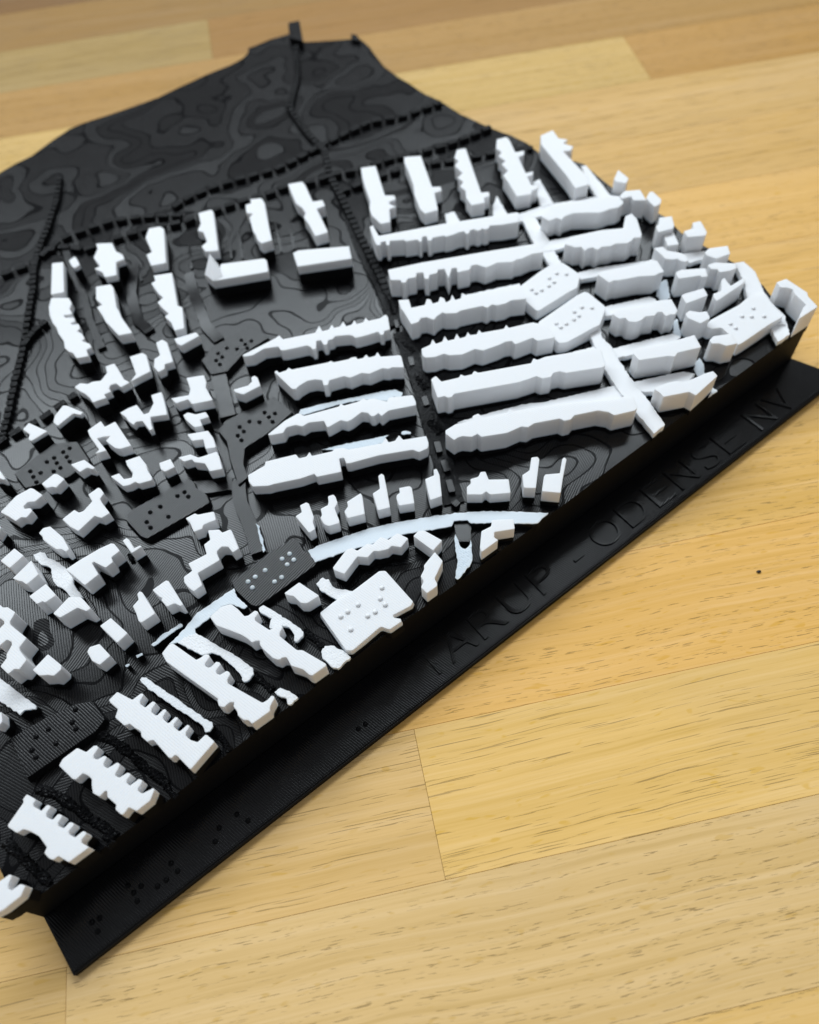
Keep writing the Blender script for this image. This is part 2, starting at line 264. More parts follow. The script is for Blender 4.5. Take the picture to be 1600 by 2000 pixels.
('T8',5.0,[(425,700),(550,535),(600,518),(650,545),(740,480),(790,488),(865,418),(935,445),(1020,382),(1118,432),(1050,512),(965,498),(930,530),(880,540),(850,548),(800,545),(745,605),(650,597),(530,757),(435,720)]),
('T8',5.8,[(1165,410),(1210,362),(1265,358),(1430,450),(1345,542)]),
('T8',5.8,[(1362,556),(1435,640),(1360,800),(1385,850),(1380,870),(1290,935),(1235,880),(1260,825),(1232,780),(1265,715),(1262,680)]),
('I',5.6,[(497,668),(590,600),(715,683),(640,730),(600,728),(555,685),(520,680)]),
('G',5.0,[(515,1330),(650,1325),(658,1385),(530,1405),(530,1440),(555,1455),(450,1530),(440,1500),(450,1400),(510,1370)]),
('F',5.2,[(235,300),(440,195),(465,175),(490,200),(690,160),(715,115),(735,150),(775,140),(795,108),(810,130),(845,120),(865,88),(885,120),(920,108),(935,80),(950,105),(990,95),(1005,65),(1025,85),(1095,70),(1130,45),(1145,60),(1158,138),(1122,148),(1118,170),(1098,172),(1085,152),(1020,172),(960,188),(940,190),(925,178),(905,172),(815,180),(800,198),(772,205),(765,232),(745,235),(725,205),(698,210),(695,260),(672,262),(665,250),(640,238),(500,268),(475,268),(460,245),(370,258),(300,300),(245,308)]),
('F',6.0,[(435,405),(450,395),(465,410),(510,395),(525,378),(545,390),(770,345),(790,335),(805,345),(900,325),(915,315),(945,310),(955,325),(990,318),(1010,295),(1025,315),(1065,305),(1080,280),(1100,310),(1220,300),(1230,310),(1245,375),(1170,375),(1150,385),(1110,380),(1030,415),(980,410),(910,440),(870,430),(778,456),(770,486),(742,488),(735,456),(690,450),(640,460),(590,490),(570,510),(545,510)]),
('F',5.2,[(395,795),(500,710),(580,665),(600,665),(620,680),(840,620),(850,600),(870,615),(960,590),(990,570),(1010,580),(1060,570),(1090,580),(1140,590),(1150,565),(1300,550),(1320,590),(1320,612),(1150,645),(1130,660),(1105,680),(1085,660),(1060,680),(1040,680),(1020,660),(980,655),(920,700),(890,715),(850,705),(780,745),(765,750),(745,710),(650,720),(610,745),(570,735),(510,750),(490,785),(410,800)]),
('F',4.6,[(270,1050),(375,990),(380,965),(570,920),(590,945),(635,935),(655,905),(670,930),(800,900),(810,885),(870,880),(900,890),(1110,850),(1130,815),(1150,845),(1190,835),(1215,800),(1240,830),(1385,805),(1400,850),(1395,880),(1340,905),(1300,890),(1090,925),(905,975),(885,975),(870,940),(840,945),(855,1028),(700,1060),(685,1040),(600,1070),(430,1105),(400,1115),(300,1120),(275,1090)]),
('F',4.5,[(180,515),(270,490),(295,465),(290,440),(310,428),(330,440),(348,490),(240,545),(190,530)]),
('C',5.0,[(80,312),(172,300),(230,485),(290,485),(298,510),(255,525),(262,540),(300,555),(258,570),(265,650),(205,662),(148,610),(133,565),(138,520),(105,430),(88,370)]),
('C',5.6,[(350,245),(455,237),(525,432),(578,430),(585,455),(540,468),(562,575),(480,598),(450,570),(415,480),(408,420),(375,330),(352,280)]),
('C',6.0,[(680,200),(735,190),(832,468),(880,462),(885,488),(850,500),(855,530),(772,545),(738,500),(735,455),(700,430),(720,400),(685,375),(715,345),(668,300),(690,270),(665,250)]),
('C',6.4,[(930,135),(990,120),(1010,140),(1045,215),(1100,205),(1100,230),(1065,245),(1110,345),(1160,335),(1150,360),(1120,365),(1145,420),(1190,420),(1185,440),(1150,455),(1145,475),(1055,490),(1000,400),(970,360),(1000,330),(960,290),(985,270),(940,240),(960,215),(925,190)]),
('M',6.8,[(512,530),(560,508),(582,540),(618,545),(600,560),(640,572),(630,588),(600,590),(695,690),(700,720),(648,735),(618,690),(515,565)]),
('C',7.6,[(135,682),(155,672),(192,738),(600,662),(1060,590),(1072,605),(1065,650),(960,668),(885,672),(880,690),(855,697),(835,690),(830,700),(810,705),(785,695),(762,703),(755,722),(740,725),(725,708),(690,715),(655,730),(610,742),(600,735),(530,748),(520,765),(500,768),(490,738),(464,742),(460,770),(450,775),(432,760),(358,772),(352,762),(262,768),(258,795),(240,795),(235,770),(207,775),(200,795),(180,795),(165,770)]),
('M',7.8,[(515,845),(550,800),(700,778),(815,765),(835,775),(835,795),(815,810),(785,815),(760,825),(740,830),(690,830),(640,832),(605,845),(595,858),(575,850),(545,862)]),
('C',8.2,[(252,963),(265,1013),(327,1013),(337,1029),(359,1029),(373,1004),(425,995),(428,969),(469,965),(479,1004),(503,1007),(510,980),(557,969),(562,948),(602,943),(629,1001),(648,939),(679,936),(685,965),(761,948),(770,923),(806,916),(860,935),(900,920),(930,905),(1030,900),(1050,885),(1085,880),(1150,850),(1222,840),(1205,782),(900,830),(460,905),(250,950)]),
('D',8.6,[(10,790),(40,745),(240,702),(375,690),(390,615),(430,598),(462,632),(492,728),(488,748),(445,748),(430,765),(405,782),(330,785),(300,800),(245,805),(215,825),(185,808),(155,815),(138,832),(115,805),(75,810),(50,800)]),
('C',7.9,[(315,1140),(380,1135),(395,1188),(480,1170),(492,1132),(515,1135),(530,1162),(565,1150),(575,1120),(600,1128),(612,1155),(640,1140),(650,1105),(670,1140),(705,1128),(712,1095),(745,1112),(900,1085),(1080,1050),(1115,1130),(1020,1140),(985,1160),(930,1172),(900,1165),(870,1188),(840,1175),(700,1205),(680,1220),(610,1222),(590,1215),(555,1240),(535,1262),(490,1245),(455,1250),(440,1275),(395,1290),(350,1215),(330,1190)]),
('D',8.8,[(215,978),(240,960),(520,908),(545,885),(590,895),(632,962),(600,970),(575,985),(480,990),(345,1015),(318,1015),(290,1030)]),
('G',7.6,[(75,260),(130,235),(145,200),(165,230),(205,215),(220,180),(240,210),(280,200),(295,165),(315,195),(350,185),(365,155),(380,175),(420,170),(435,140),(450,160),(590,135),(605,110),(620,130),(770,95),(850,110),(910,175),(905,190),(800,210),(770,190),(680,225),(660,230),(640,210),(600,215),(560,235),(460,270),(410,260),(330,295),(250,300),(215,290),(160,310),(100,315),(80,300)]),
('H',8.8,[(165,225),(180,195),(430,165),(455,135),(575,122),(618,200),(600,228),(570,225),(540,240),(510,210),(475,212),(460,235),(395,240),(370,265),(330,280),(280,275),(255,250),(215,258)]),
('G',8.3,[(135,450),(165,430),(200,465),(310,440),(320,420),(345,430),(390,420),(405,398),(430,410),(760,350),(775,320),(800,330),(850,310),(1150,260),(1200,270),(1225,360),(1210,375),(980,410),(940,400),(900,410),(885,435),(830,445),(795,430),(740,450),(705,460),(685,468),(280,540),(265,560),(240,565),(220,555),(175,565)]),
('H',9.2,[(310,500),(320,465),(500,440),(735,370),(782,455),(620,492),(600,520),(555,515),(350,545)]),
('G',8.0,[(225,770),(290,730),(390,710),(395,680),(430,665),(460,690),(610,660),(625,630),(650,650),(900,610),(1275,575),(1335,560),(1400,560),(1425,630),(1410,645),(1280,675),(1245,655),(1180,645),(1030,675),(1010,700),(970,710),(940,695),(780,725),(740,750),(700,745),(610,785),(450,810),(425,790),(390,810),(330,805),(300,815),(280,830),(225,790)]),
('H',8.0,[(455,745),(490,725),(560,700),(620,690),(650,700),(690,690),(760,660),(800,640),(865,622),(895,655),(745,790),(700,765),(520,800),(500,775)]),
('D',6.5,[(318,385),(345,325),(410,378),(395,408),(335,398)]),
('D',8.5,[(355,488),(385,458),(482,450),(520,515),(440,515),(425,490),(370,505)]),
('D',8.0,[(520,500),(540,465),(560,460),(615,510),(610,535),(575,555),(545,530)]),
('D',8.5,[(580,680),(600,660),(600,625),(680,615),(695,670),(690,690),(595,715)]),
('D',6.5,[(625,725),(690,715),(725,790),(655,800)]),
('D',8.2,[(755,710),(815,690),(810,655),(860,645),(900,715),(890,735),(780,745)]),
('D',8.2,[(568,815),(625,805),(650,830),(740,845),(770,860),(785,890),(765,900),(740,895),(715,880),(680,885),(640,880),(620,860)]),
('D',8.2,[(885,840),(915,815),(1030,800),(1045,850),(1000,865),(960,880),(900,860)]),
('D',8.8,[(905,920),(950,905),(1080,910),(1085,940),(1045,955),(980,965),(965,945),(925,945)]),
('D',8.8,[(705,965),(740,950),(890,940),(905,990),(870,995),(855,985),(725,1005),(710,985)]),
('D',8.8,[(740,1110),(760,1100),(880,1065),(905,1110),(770,1160)]),
('D',8.0,[(940,1100),(970,1090),(990,1080),(990,1015),(1010,1000),(1030,1030),(1050,1050),(1130,1000),(1140,1015),(1125,1035),(960,1145),(940,1120)]),
('D',8.8,[(765,1225),(790,1205),(850,1215),(900,1210),(920,1250),(860,1285),(825,1270),(780,1250)]),
('D',8.8,[(915,1390),(940,1365),(1050,1350),(1090,1410),(1020,1425),(980,1410),(930,1410)]),
('L',9.0,[(1268,1005),(1345,978),(1508,1085),(1515,1115),(1590,1195),(1445,1290),(1475,1205),(1500,1180),(1410,1095),(1395,1058),(1345,1045),(1300,1045)]),
('B',3.9,[(215,795),(255,710),(262,690),(530,655),(548,668),(557,737)]),
('B',4.0,[(712,622),(745,605),(1062,578),(1078,655),(740,705)]),
('B',5.0,[(680,190),(770,175),(790,200),(835,300),(895,290),(912,325),(860,345),(900,425),(930,490),(850,515),(810,440),(780,400),(790,370),(770,340),(730,310),(700,240)]),
('B',5.0,[(415,320),(450,310),(445,285),(515,278),(535,310),(560,450),(580,540),(515,560),(490,540),(480,510),(460,480),(440,400),(460,375),(420,370)]),
]
# low white strips: roads, paths and patches that only just rise above the colour change
LOW = [
('white_path',1.0,'T4',[(415,215),(500,180),(560,190),(590,240),(740,310),(840,400),(920,480),(910,560),(940,620),(1000,690),(1040,740),(900,760),(850,700),(790,640),(680,570),(650,490),(640,390),(590,345),(520,340),(450,280)]),
('white_path',0.7,'J',[(-40,370),(30,420),(120,490),(225,570),(222,590),(150,600),(125,630),(60,580),(0,540),(-40,510)]),
('white_road',0.35,'P',None),
('white_road',0.35,'T3',[(345,65),(631,-126),(650,-60),(735,15),(705,40),(606,-1),(530,20),(440,105),(322,190),(330,225),(300,300),(185,300),(120,315),(240,190)]),
('white_path',0.8,'T3',[(305,235),(335,225),(400,265),(540,345),(690,430),(775,500),(780,545),(745,590),(705,612),(690,590),(690,560),(590,460),(520,400),(470,380),(400,390),(380,400),(190,300),(240,260)]),
('white_path',1.2,'T3',[(820,30),(860,8),(900,30),(960,70),(1060,130),(1150,190),(1170,215),(1165,250),(1120,292),(1095,285),(1100,240),(1060,180),(1000,160),(930,185),(900,180),(920,110),(830,60)]),
('white_patch',1.2,'T3',[(1310,370),(1340,325),(1410,325),(1480,365),(1540,410),(1440,500),(1390,490),(1350,450),(1320,420)]),
('white_patch',1.0,'T3',[(945,685),(990,655),(1060,680),(1130,725),(1065,790),(1045,780),(1035,735),(960,705)]),
('white_path',0.6,'T1',[(470,175),(500,140),(550,150),(780,310),(1050,500),(1280,660),(1370,710),(1385,760),(1340,825),(1290,830),(1250,750),(1100,640),(900,520),(700,380),(500,230)]),
('white_path',0.3,'T3',[(-20,318),(60,245),(210,150),(230,158),(220,175),(100,255),(0,330)]),
('white_patch',0.2,'J',[(850,258),(885,240),(895,250),(860,270)]),
('white_patch',0.2,'J',[(780,322),(805,305),(812,315),(788,330)]),
('white_path',0.8,'I',[(693,605),(735,570),(770,582),(795,625),(860,645),(935,655),(830,712),(790,685),(720,645)]),
('white_path',0.15,'I',[(322,232),(335,238),(380,400),(365,412)]),
('white_path',0.25,'Q',[(215,520),(232,545),(255,600),(280,618),(305,600),(322,560),(328,700),(240,808),(222,795),(235,700)]),
('white_path',0.3,'F',[(600,640),(700,612),(900,570),(1100,528),(1190,512),(1238,535),(1230,562),(1180,560),(1140,585),(1000,575),(850,602),(620,672),(590,660)]),
('white_path',0.2,'F',[(735,890),(900,850),(1100,810),(1150,800),(1130,812),(1110,850),(900,890),(810,890)]),
('white_patch',0.25,'F',[(1225,785),(1250,772),(1285,780),(1285,790),(1240,795)]),
('white_road',1.3,'C',[(605,600),(665,585),(695,640),(705,690),(625,700)]),
('white_road',1.5,'C',[(905,555),(930,485),(995,600),(1000,640),(910,650)]),
('white_road',1.6,'C',[(1155,405),(1195,382),(1285,535),(1210,560)]),
('white_road',1.5,'C',[(960,640),(1070,600),(1215,548),(1500,500),(1560,490),(1580,530),(1300,590),(1165,625),(1060,650)]),
('white_road',1.6,'M',[(672,650),(690,645),(785,762),(840,770),(835,800),(750,800),(700,720)]),
('white_road',1.6,'C',[(1078,615),(1165,615),(1255,765),(1330,905),(1260,930),(1215,850),(1150,765)]),
('white_road',1.7,'C',[(1190,840),(1250,770),(1600,705),(1640,730),(1600,760),(1380,800),(1290,830)]),
('white_road',2.0,'D',[(90,970),(220,935),(520,895),(560,890),(560,930),(240,985),(110,1010)]),
('white_road',2.4,'G',[(1118,150),(1190,115),(1205,190),(1260,240),(1320,350),(1420,490),(1500,590),(1598,735),(1530,790),(1420,660),(1300,510),(1225,390),(1170,270)]),
('white_road',2.2,'H',[(60,185),(420,105),(470,122),(440,190),(180,230),(110,240)]),
('white_road',2.2,'H',[(150,470),(420,400),(590,360),(640,385),(560,450),(330,500),(190,530)]),
('white_road',2.2,'H',[(280,705),(500,655),(660,625),(740,640),(680,710),(480,760),(370,765)]),
('white_road',1.6,'G',[(300,718),(480,665),(700,610),(850,590),(1000,555),(1300,485),(1350,505),(1400,600),(1100,650),(620,690),(400,720)]),
('white_road',2.0,'G',[(830,330),(1000,285),(1200,235),(1240,300),(1000,360),(850,365)]),
('white_road',2.2,'C',[(720,1110),(1000,1050),(1070,1035),(1110,1110),(900,1130)]),
('white_road',2.0,'D',[(755,850),(880,832),(890,875),(790,905)]),
('white_road',2.6,'D',[(1075,905),(1130,898),(1200,960),(1260,1090),(1300,1150),(1390,1240),(1390,1290),(1300,1290),(1150,1130),(1140,1040)]),
('white_road',2.0,'D',[(1290,1300),(1390,1260),(1420,1350),(1345,1400)]),
('white_patch',0.3,'D',[(595,1030),(650,1010),(660,1060),(672,1125),(620,1150),(585,1110)]),
('white_patch',0.3,'D',[(690,1270),(712,1255),(740,1360),(720,1390),(690,1340)]),
('white_patch',0.3,'H',[(740,560),(770,530),(800,570),(805,640),(760,660),(735,620)]),
('white_patch',0.4,'R',[(735,385),(770,310),(810,335)]),
]
ROADP = [tp('T8',p) for p in [(195,545),(300,490),(430,450),(600,388),(800,330),(1000,285),(1200,252),(1400,215)]] + [tp('G',p) for p in [(100,1315),(300,1285),(450,1275),(600,1275),(868,1285),(800,1350),(650,1350),(500,1345),(385,1350),(365,1330),(280,1335),(262,1368),(140,1390)]] + [tp('T8',p) for p in [(1280,355),(1080,390),(900,440),(700,505),(540,548),(400,600),(262,650)]]
# label plates: (height of top over the colour change in mm, tile, outline, braille dots)
PLATES = [
(2.2,'I',[(722,790),(815,715),(925,655),(1090,530),(1130,528),(1302,720),(1290,745),(1175,805),(1185,822),(1225,828),(1228,845),(1155,895),(1100,875),(925,1025),(885,1025),(728,805)],[(1107,632),(1097,700),(1128,738),(958,738),(893,782),(850,812),(1065,783),(1018,808),(912,893)]),
(4.0,'C',[(1060,1065),(1200,960),(1305,895),(1350,910),(1450,980),(1435,1060),(1385,1085),(1185,1210),(1115,1150)],[(1305,970),(1365,975),(1258,1000),(1288,1025),(1255,1048),(1210,1075),(1148,1070),(1175,1092)]),
(4.6,'P',[(1050,630),(1127,577),(1142,570),(1150,572),(1184,600),(1172,634),(1159,640),(1108,668),(1092,670),(1069,647)],[(680+x/3.2,230+y/3.2) for x,y in [(1462,1182),(1525,1185),(1415,1210),(1443,1235),(1412,1258),(1365,1285),(1302,1283),(1330,1307)]]),
(4.8,'D',[(890,1300),(920,1265),(1100,1170),(1170,1110),(1255,1095),(1300,1155),(1380,1240),(1290,1290),(1130,1400),(1095,1420),(1060,1370),(990,1310),(930,1320)],[(1190,1188),(1120,1238),(1180,1240),(1258,1238),(1048,1285),(1080,1312)]),
(-0.9,'J',[(65,775),(300,640),(470,562),(575,545),(655,655),(600,728),(170,1022),(155,985)],[(470,592),(449,673),(472,713),(300,715),(223,763),(347,805),(197,847),(222,890)]),
(-0.9,'E',[(800,640),(1180,430),(1215,455),(1225,490),(1290,530),(1310,580),(1280,600),(920,805),(880,790),(790,690)],[(1151,512),(1107,536),(1175,541),(1000,603),(937,639),(1050,666),(915,699),(939,735)]),
(-0.12,'I',[(170,590),(310,490),(385,425),(400,415),(545,330),(580,335),(620,405),(665,415),(695,480),(680,500),(360,730),(330,750),(290,740),(185,640)],[(530,420),(483,451),(556,457),(515,487),(377,523),(315,564),(270,594),(480,566),(436,594),(297,631)]),
(-1.2,'F',[(-20,330),(60,240),(300,110),(400,190),(240,290),(140,400),(40,420)],[(228,203),(290,208),(252,228),(265,252),(137,252),(200,258),(82,285),(108,308),(70,330),(93,355)]),
(-0.9,'F',[(130,710),(430,560),(550,655),(390,790),(250,880),(240,980),(270,1060),(210,1110),(160,950),(140,840),(85,770)],[(373,655),(437,660),(400,683),(423,713),(277,711),(341,716),(217,745),(243,774),(205,799),(229,829)]),
(-2.2,'E',[(90,400),(330,215),(480,200),(560,320),(430,420),(300,450),(160,490)],[(433,238),(393,262),(415,292),(336,299),(291,324),(352,330),(434,322),(375,361),(187,383),(333,383),(252,392),(206,418),(225,450)]),
]
# black raised strips: (tile, polyline, width mm, height over ground mm)
BROADS = [
('A',[(400,260),(460,430),(520,560),(560,720),(640,900)],3.0,1.4),('A',[(840,370),(820,560),(860,720),(940,800)],4.0,1.4),('A',[(1180,430),(1215,560),(1290,760),(1370,850)],4.2,1.3),
('F',[(85,420),(120,560),(150,700)],5.5,2.2),('F',[(215,1100),(235,1250),(300,1400),(345,1560)],4.5,2.0),('E',[(1210,500),(1330,500),(1460,480)],5.0,1.8),
('B',[(300,480),(330,660)],0.9,0.7),('B',[(370,470),(400,660)],0.9,0.7),('B',[(600,440),(640,620)],0.9,0.7),('B',[(690,430),(720,600)],0.9,0.7),('B',[(60,570),(80,720)],0.9,0.7),('A',[(860,360),(880,470)],0.9,0.7),
('G',[(325,1345),(335,1420),(340,1500)],5.0,2.0),('C',[(20,650),(90,830),(200,1060),(300,1330)],5.0,0.8),('F',[(1235,190),(1330,440),(1420,750),(1500,1000),(1560,1240)],6.5,0.7),
]
HEDGE = [('T2',[(880,20),(1000,70),(1100,140),(1200,230),(1300,320),(1400,390),(1490,460)],3.0),('T2',[(330,500),(480,550),(600,630),(700,700),(800,780),(900,830),(1020,930)],3.0),('T2',[(30,970),(150,1090),(230,1160),(300,1230),(430,1350)],3.0),
('J',[(1340,730),(1400,790),(1440,860)],2.2),('J',[(1010,1030),(1060,1110),(1100,1140)],2.0),('T3',[(790,560),(870,630),(940,690)],2.4),('T3',[(1180,230),(1290,310),(1330,360)],2.4),('J',[(640,1380),(690,1420),(660,1450)],2.0),
('Y',[(150,190),(185,290)],2.2),('Y',[(210,330),(290,520)],2.6),('Y',[(350,720),(430,790)],3.2),('Y',[(450,960),(520,1050)],4.0),('Y',[(545,1260),(620,1340)],4.6),('T6',[(190,600),(240,690)],1.6)]
DASH = [
('P',[(340,410),(370,390),(420,370),(475,355),(540,337),(575,322),(605,305),(645,280),(680,260),(725,238),(800,225),(862,207)],4.6,1.5,2.5),
('P',[(0,533),(60,515),(95,485),(125,460),(165,448),(215,433),(290,426),(372,428)],4.6,1.5,2.5),
('P',[(85,487),(125,480),(165,487),(225,468),(280,455),(360,440),(430,415),(475,402),(525,388),(560,373),(620,363),(655,350),(700,340),(760,320),(800,310),(870,290),(958,254)],4.6,1.5,2.5),
('P',[(665,385),(700,372),(760,349),(850,328),(960,310),(1040,303)],4.6,1.5,2.5),
('P',[(578,90),(580,150),(566,212),(600,262),(635,300),(645,350),(668,395),(690,440),(712,485),(740,540),(765,600)],2.4,0.9,3.0),
('P',[(116,345),(106,395),(92,440),(78,470),(68,505),(65,560),(55,620),(45,665),(28,740),(15,800),(4,850)],2.2,0.8,2.6),
('P',[(-10,870),(34,840),(75,819),(106,797),(150,770)],4.6,1.4,2.4),
('P',[(92,628),(65,645),(45,670)],3.2,0.2,2.4),
('Y',[(410,840),(430,930)],4.4,1.2,2.0),('Y',[(505,1120),(530,1200)],4.4,1.2,2.0),('Y',[(595,1430),(625,1530)],4.6,1.0,2.0),('Y',[(640,1560),(668,1640)],4.8,0.8,2.2),('Y',[(680,1700),(705,1790)],5.0,0.8,2.2),('Y',[(712,1850),(745,1880)],3.0,1.0,2.2),
('Y',[(305,580),(330,660)],4.4,1.2,1.8),
]
# ------------------------------------------------------------------ ground height of the map
FL = X((84, 1791), 3*MM); FR = X((1546, 699), 3*MM)
DR = (FR-FL)/np.linalg.norm(FR-FL); NR = np.array([-DR[1], DR[0]]); LEN = float(np.linalg.norm(FR-FL))
ctl = []
for t, w, pts in BUILD:
    q = np.mean([X(tp(t, p), ZC+w*MM) for p in pts], axis=0); ctl.append((q[0], q[1], min(ZC+w*MM-TOT, ZC-0.8*MM)))
for s, zz in [(0,16.5),(15,16.6),(30,16.4),(45,16.4),(60,18.2),(72,20.0),(86,20.2),(104,20.8),(129,20.4),(155,20.3),(184,20.2),(217,20.8),(232,20.9),(257,20.8),(288,20.8),(306,20.0)]:
    q = FL+DR*s*MM; ctl += [(q[0], q[1], zz*MM)]*2
for px, zz in [((560,100),16.0),((300,250),15.5),((100,330),15.0),((0,500),15.0),((40,700),14.8),((700,200),16.2),((900,270),17.5),((20,950),16.5),((100,1480),18.0),((1000,960),19.0),((560,620),17.2),((250,620),15.6)]:
    q = X(px, zz*MM); ctl.append((q[0], q[1], zz*MM))
CT = np.array(ctl)
def ground(P):
    P = np.atleast_2d(P); out = np.empty(len(P))
    for a in range(0, len(P), 20000):
        b = P[a:a+20000]; d2 = (b[:, None, 0]-CT[None, :, 0])**2+(b[:, None, 1]-CT[None, :, 1])**2
        w = np.exp(-d2/(2*0.010**2))+2e-3*np.exp(-d2/(2*0.035**2))+1e-9/(d2+1e-6)
        g = (w*CT[None, :, 2]).sum(1)/w.sum(1)
        x, y = b[:, 0], b[:, 1]
        g = g+0.22*MM*np.sin(x*140+1.3*np.sin(y*90))*np.cos(y*115+0.7)+0.16*MM*np.sin(x*61-y*210)
        out[a:a+20000] = np.minimum(g, ZC-0.35*MM)
    return out
def g1(p): return float(ground(np.array([p]))[0])
# outline of the printed ground
front = [FL+DR*s for s in np.linspace(0, LEN, 120)]
right_px = [(1568,640),(1535,602),(1505,580),(1490,560),(1440,522),(1400,498),(1330,458),(1300,428),(1212,380),(1140,322),(1055,300)]
back_px = [(1000,272),(965,257),(940,247),(900,230),(865,205),(830,185),(800,163),(780,152),(750,130),(722,92),(700,74),(690,76),(592,80),(565,66),(530,76),(500,89),(485,94),(485,102),(475,112),(450,125),(400,145),(350,167),(310,187),(250,207),(200,225),(155,239),(135,247),(100,270),(60,300),(30,315),(0,332),(-60,372),(-160,440),(-240,600),(-280,850),(-260,1150),(-180,1400),(-70,1580),(0,1692)]
OUT = front + [X(p, 20*MM) for p in right_px[1:]] + [X(p, 16.2*MM) for p in back_px]
OUT = np.array(OUT)
def resample(P, step, closed=True):
    Q = []; n = len(P)
    for i in range(n if closed else n-1):
        a, b = P[i], P[(i+1) % n]; L = np.linalg.norm(b-a); k = max(1, int(math.ceil(L/step)))
        for j in range(k): Q.append(a+(b-a)*j/k)
    if not closed: Q.append(P[-1])
    return np.array(Q)
OUTR = resample(OUT, 1.0*MM)
def inside(P, poly):
    x, y = P[:, 0], P[:, 1]; r = np.zeros(len(P), bool); n = len(poly)
    for i in range(n):
        x1, y1 = poly[i]; x2, y2 = poly[(i+1) % n]
        if y1 == y2: continue
        c = ((y1 > y) != (y2 > y)) & (x < (x2-x1)*(y-y1)/(y2-y1)+x1); r ^= c
    return r
# ------------------------------------------------------------------ the map
tmap = bpy.data.objects.new('tactile_map', None); C.objects.link(tmap); tmap.location = (float(FL[0]), float(FL[1]), 0)
tmap['label'] = 'black 3D-printed relief map with white houses and raised lettering on its front flange'
tmap['category'] = 'map'
bpy.context.view_layer.update()
def child(name, me, mat, parent=tmap):
    o = link(name, me, mat); o.parent = parent
    o.matrix_parent_inverse = Matrix.Translation(-tmap.location)
    return o
# terrain surface
step = 1.15*MM; mn = OUT.min(0)-step*2; mx = OUT.max(0)+step*2
nx, ny = int((mx[0]-mn[0])/step)+1, int((mx[1]-mn[1])/step)+1
gx, gy = np.meshgrid(mn[0]+np.arange(nx)*step, mn[1]+np.arange(ny)*step); GP = np.stack([gx.ravel(), gy.ravel()], 1)
ins = inside(GP, OUT); I2 = ins.reshape(ny, nx)
cell = I2[:-1, :-1] | I2[1:, :-1] | I2[:-1, 1:] | I2[1:, 1:]
need = np.zeros((ny, nx), bool)
for dy in (0, 1):
    for dx in (0, 1): need[dy:ny-1+dy, dx:nx-1+dx] |= cell
need = need.ravel(); snap = np.where(need & ~ins)[0]
for a in range(0, len(snap), 500):
    idx = snap[a:a+500]; d = ((GP[idx][:, None]-OUTR[None])**2).sum(2); GP[idx] = OUTR[d.argmin(1)]
vid = -np.ones(nx*ny, int); use = np.where(need)[0]; vid[use] = np.arange(len(use))
V2 = GP[use]; VZ = ground(V2); cyx = np.argwhere(cell)
q = np.stack([cyx[:, 0]*nx+cyx[:, 1], cyx[:, 0]*nx+cyx[:, 1]+1, (cyx[:, 0]+1)*nx+cyx[:, 1]+1, (cyx[:, 0]+1)*nx+cyx[:, 1]], 1)
me = bpy.data.meshes.new('ground_relief'); me.from_pydata(np.column_stack([V2, VZ]).tolist(), [], vid[q].tolist()); me.validate(); me.shade_smooth()
child('ground_relief', me, TER)
# outer wall of the base
n = len(OUTR); zt = ground(OUTR)
vs = [(p[0], p[1], z+0.02*MM) for p, z in zip(OUTR, zt)] + [(p[0], p[1], 0.15*MM) for p in OUTR]
fs = [(i, i+n, (i+1) % n+n, (i+1) % n) for i in range(n)]
me = bpy.data.meshes.new('base_wall'); me.from_pydata(vs, [], fs); me.update()
bm = bmesh.new(); bm.from_mesh(me); bmesh.ops.recalc_face_normals(bm, faces=bm.faces); bm.to_mesh(me); bm.free()
child('base_wall', me, FIL)
# ------------------------------------------------------------------ prisms
def area2(P): x, y = P[:, 0], P[:, 1]; return 0.5*float(np.sum(x*np.roll(y, -1)-y*np.roll(x, -1)))
def rounded(P, R):
    Q = []; n = len(P)
    for i in range(n):
        a, b, c = P[i-1], P[i], P[(i+1) % n]; la, lc = np.linalg.norm(a-b), np.linalg.norm(c-b)
        if la < 1e-6 or lc < 1e-6: continue
        d = min(R, 0.22*la, 0.22*lc); p0 = b+(a-b)/la*d; p2 = b+(c-b)/lc*d
        Q += [p0, 0.25*p0+0.5*b+0.25*p2, p2]
    return np.array(Q)
def prism(name, P, ztop, zbot, mat, parent=tmap, R=0.30*MM, flare=0.0):
    if area2(P) < 0: P = P[::-1]
    P = rounded(P, R) if R > 0 else P
    n = len(P); c = P.mean(0)
    if flare:
        dd = P-c; L = np.linalg.norm(dd, axis=1, keepdims=True); B = P+dd/L*flare
    else: B = P
    vs = [(p[0], p[1], ztop) for p in P]+[(p[0], p[1], zbot) for p in B]
    fs = [tuple(range(n))]+[(i, i+n, (i+1) % n+n, (i+1) % n) for i in range(n)]
    me = bpy.data.meshes.new(name); me.from_pydata(vs, [], fs); me.update()
    return child(name, me, mat, parent)
def world_poly(t, pts, z): return np.array([X(tp(t, p), z) for p in pts])
for t, w, pts in BUILD:
    z = ZC+w*MM; P = world_poly(t, pts, z)
    prism('building', P, z, float(ground(P).min())-1.2*MM, FIL)
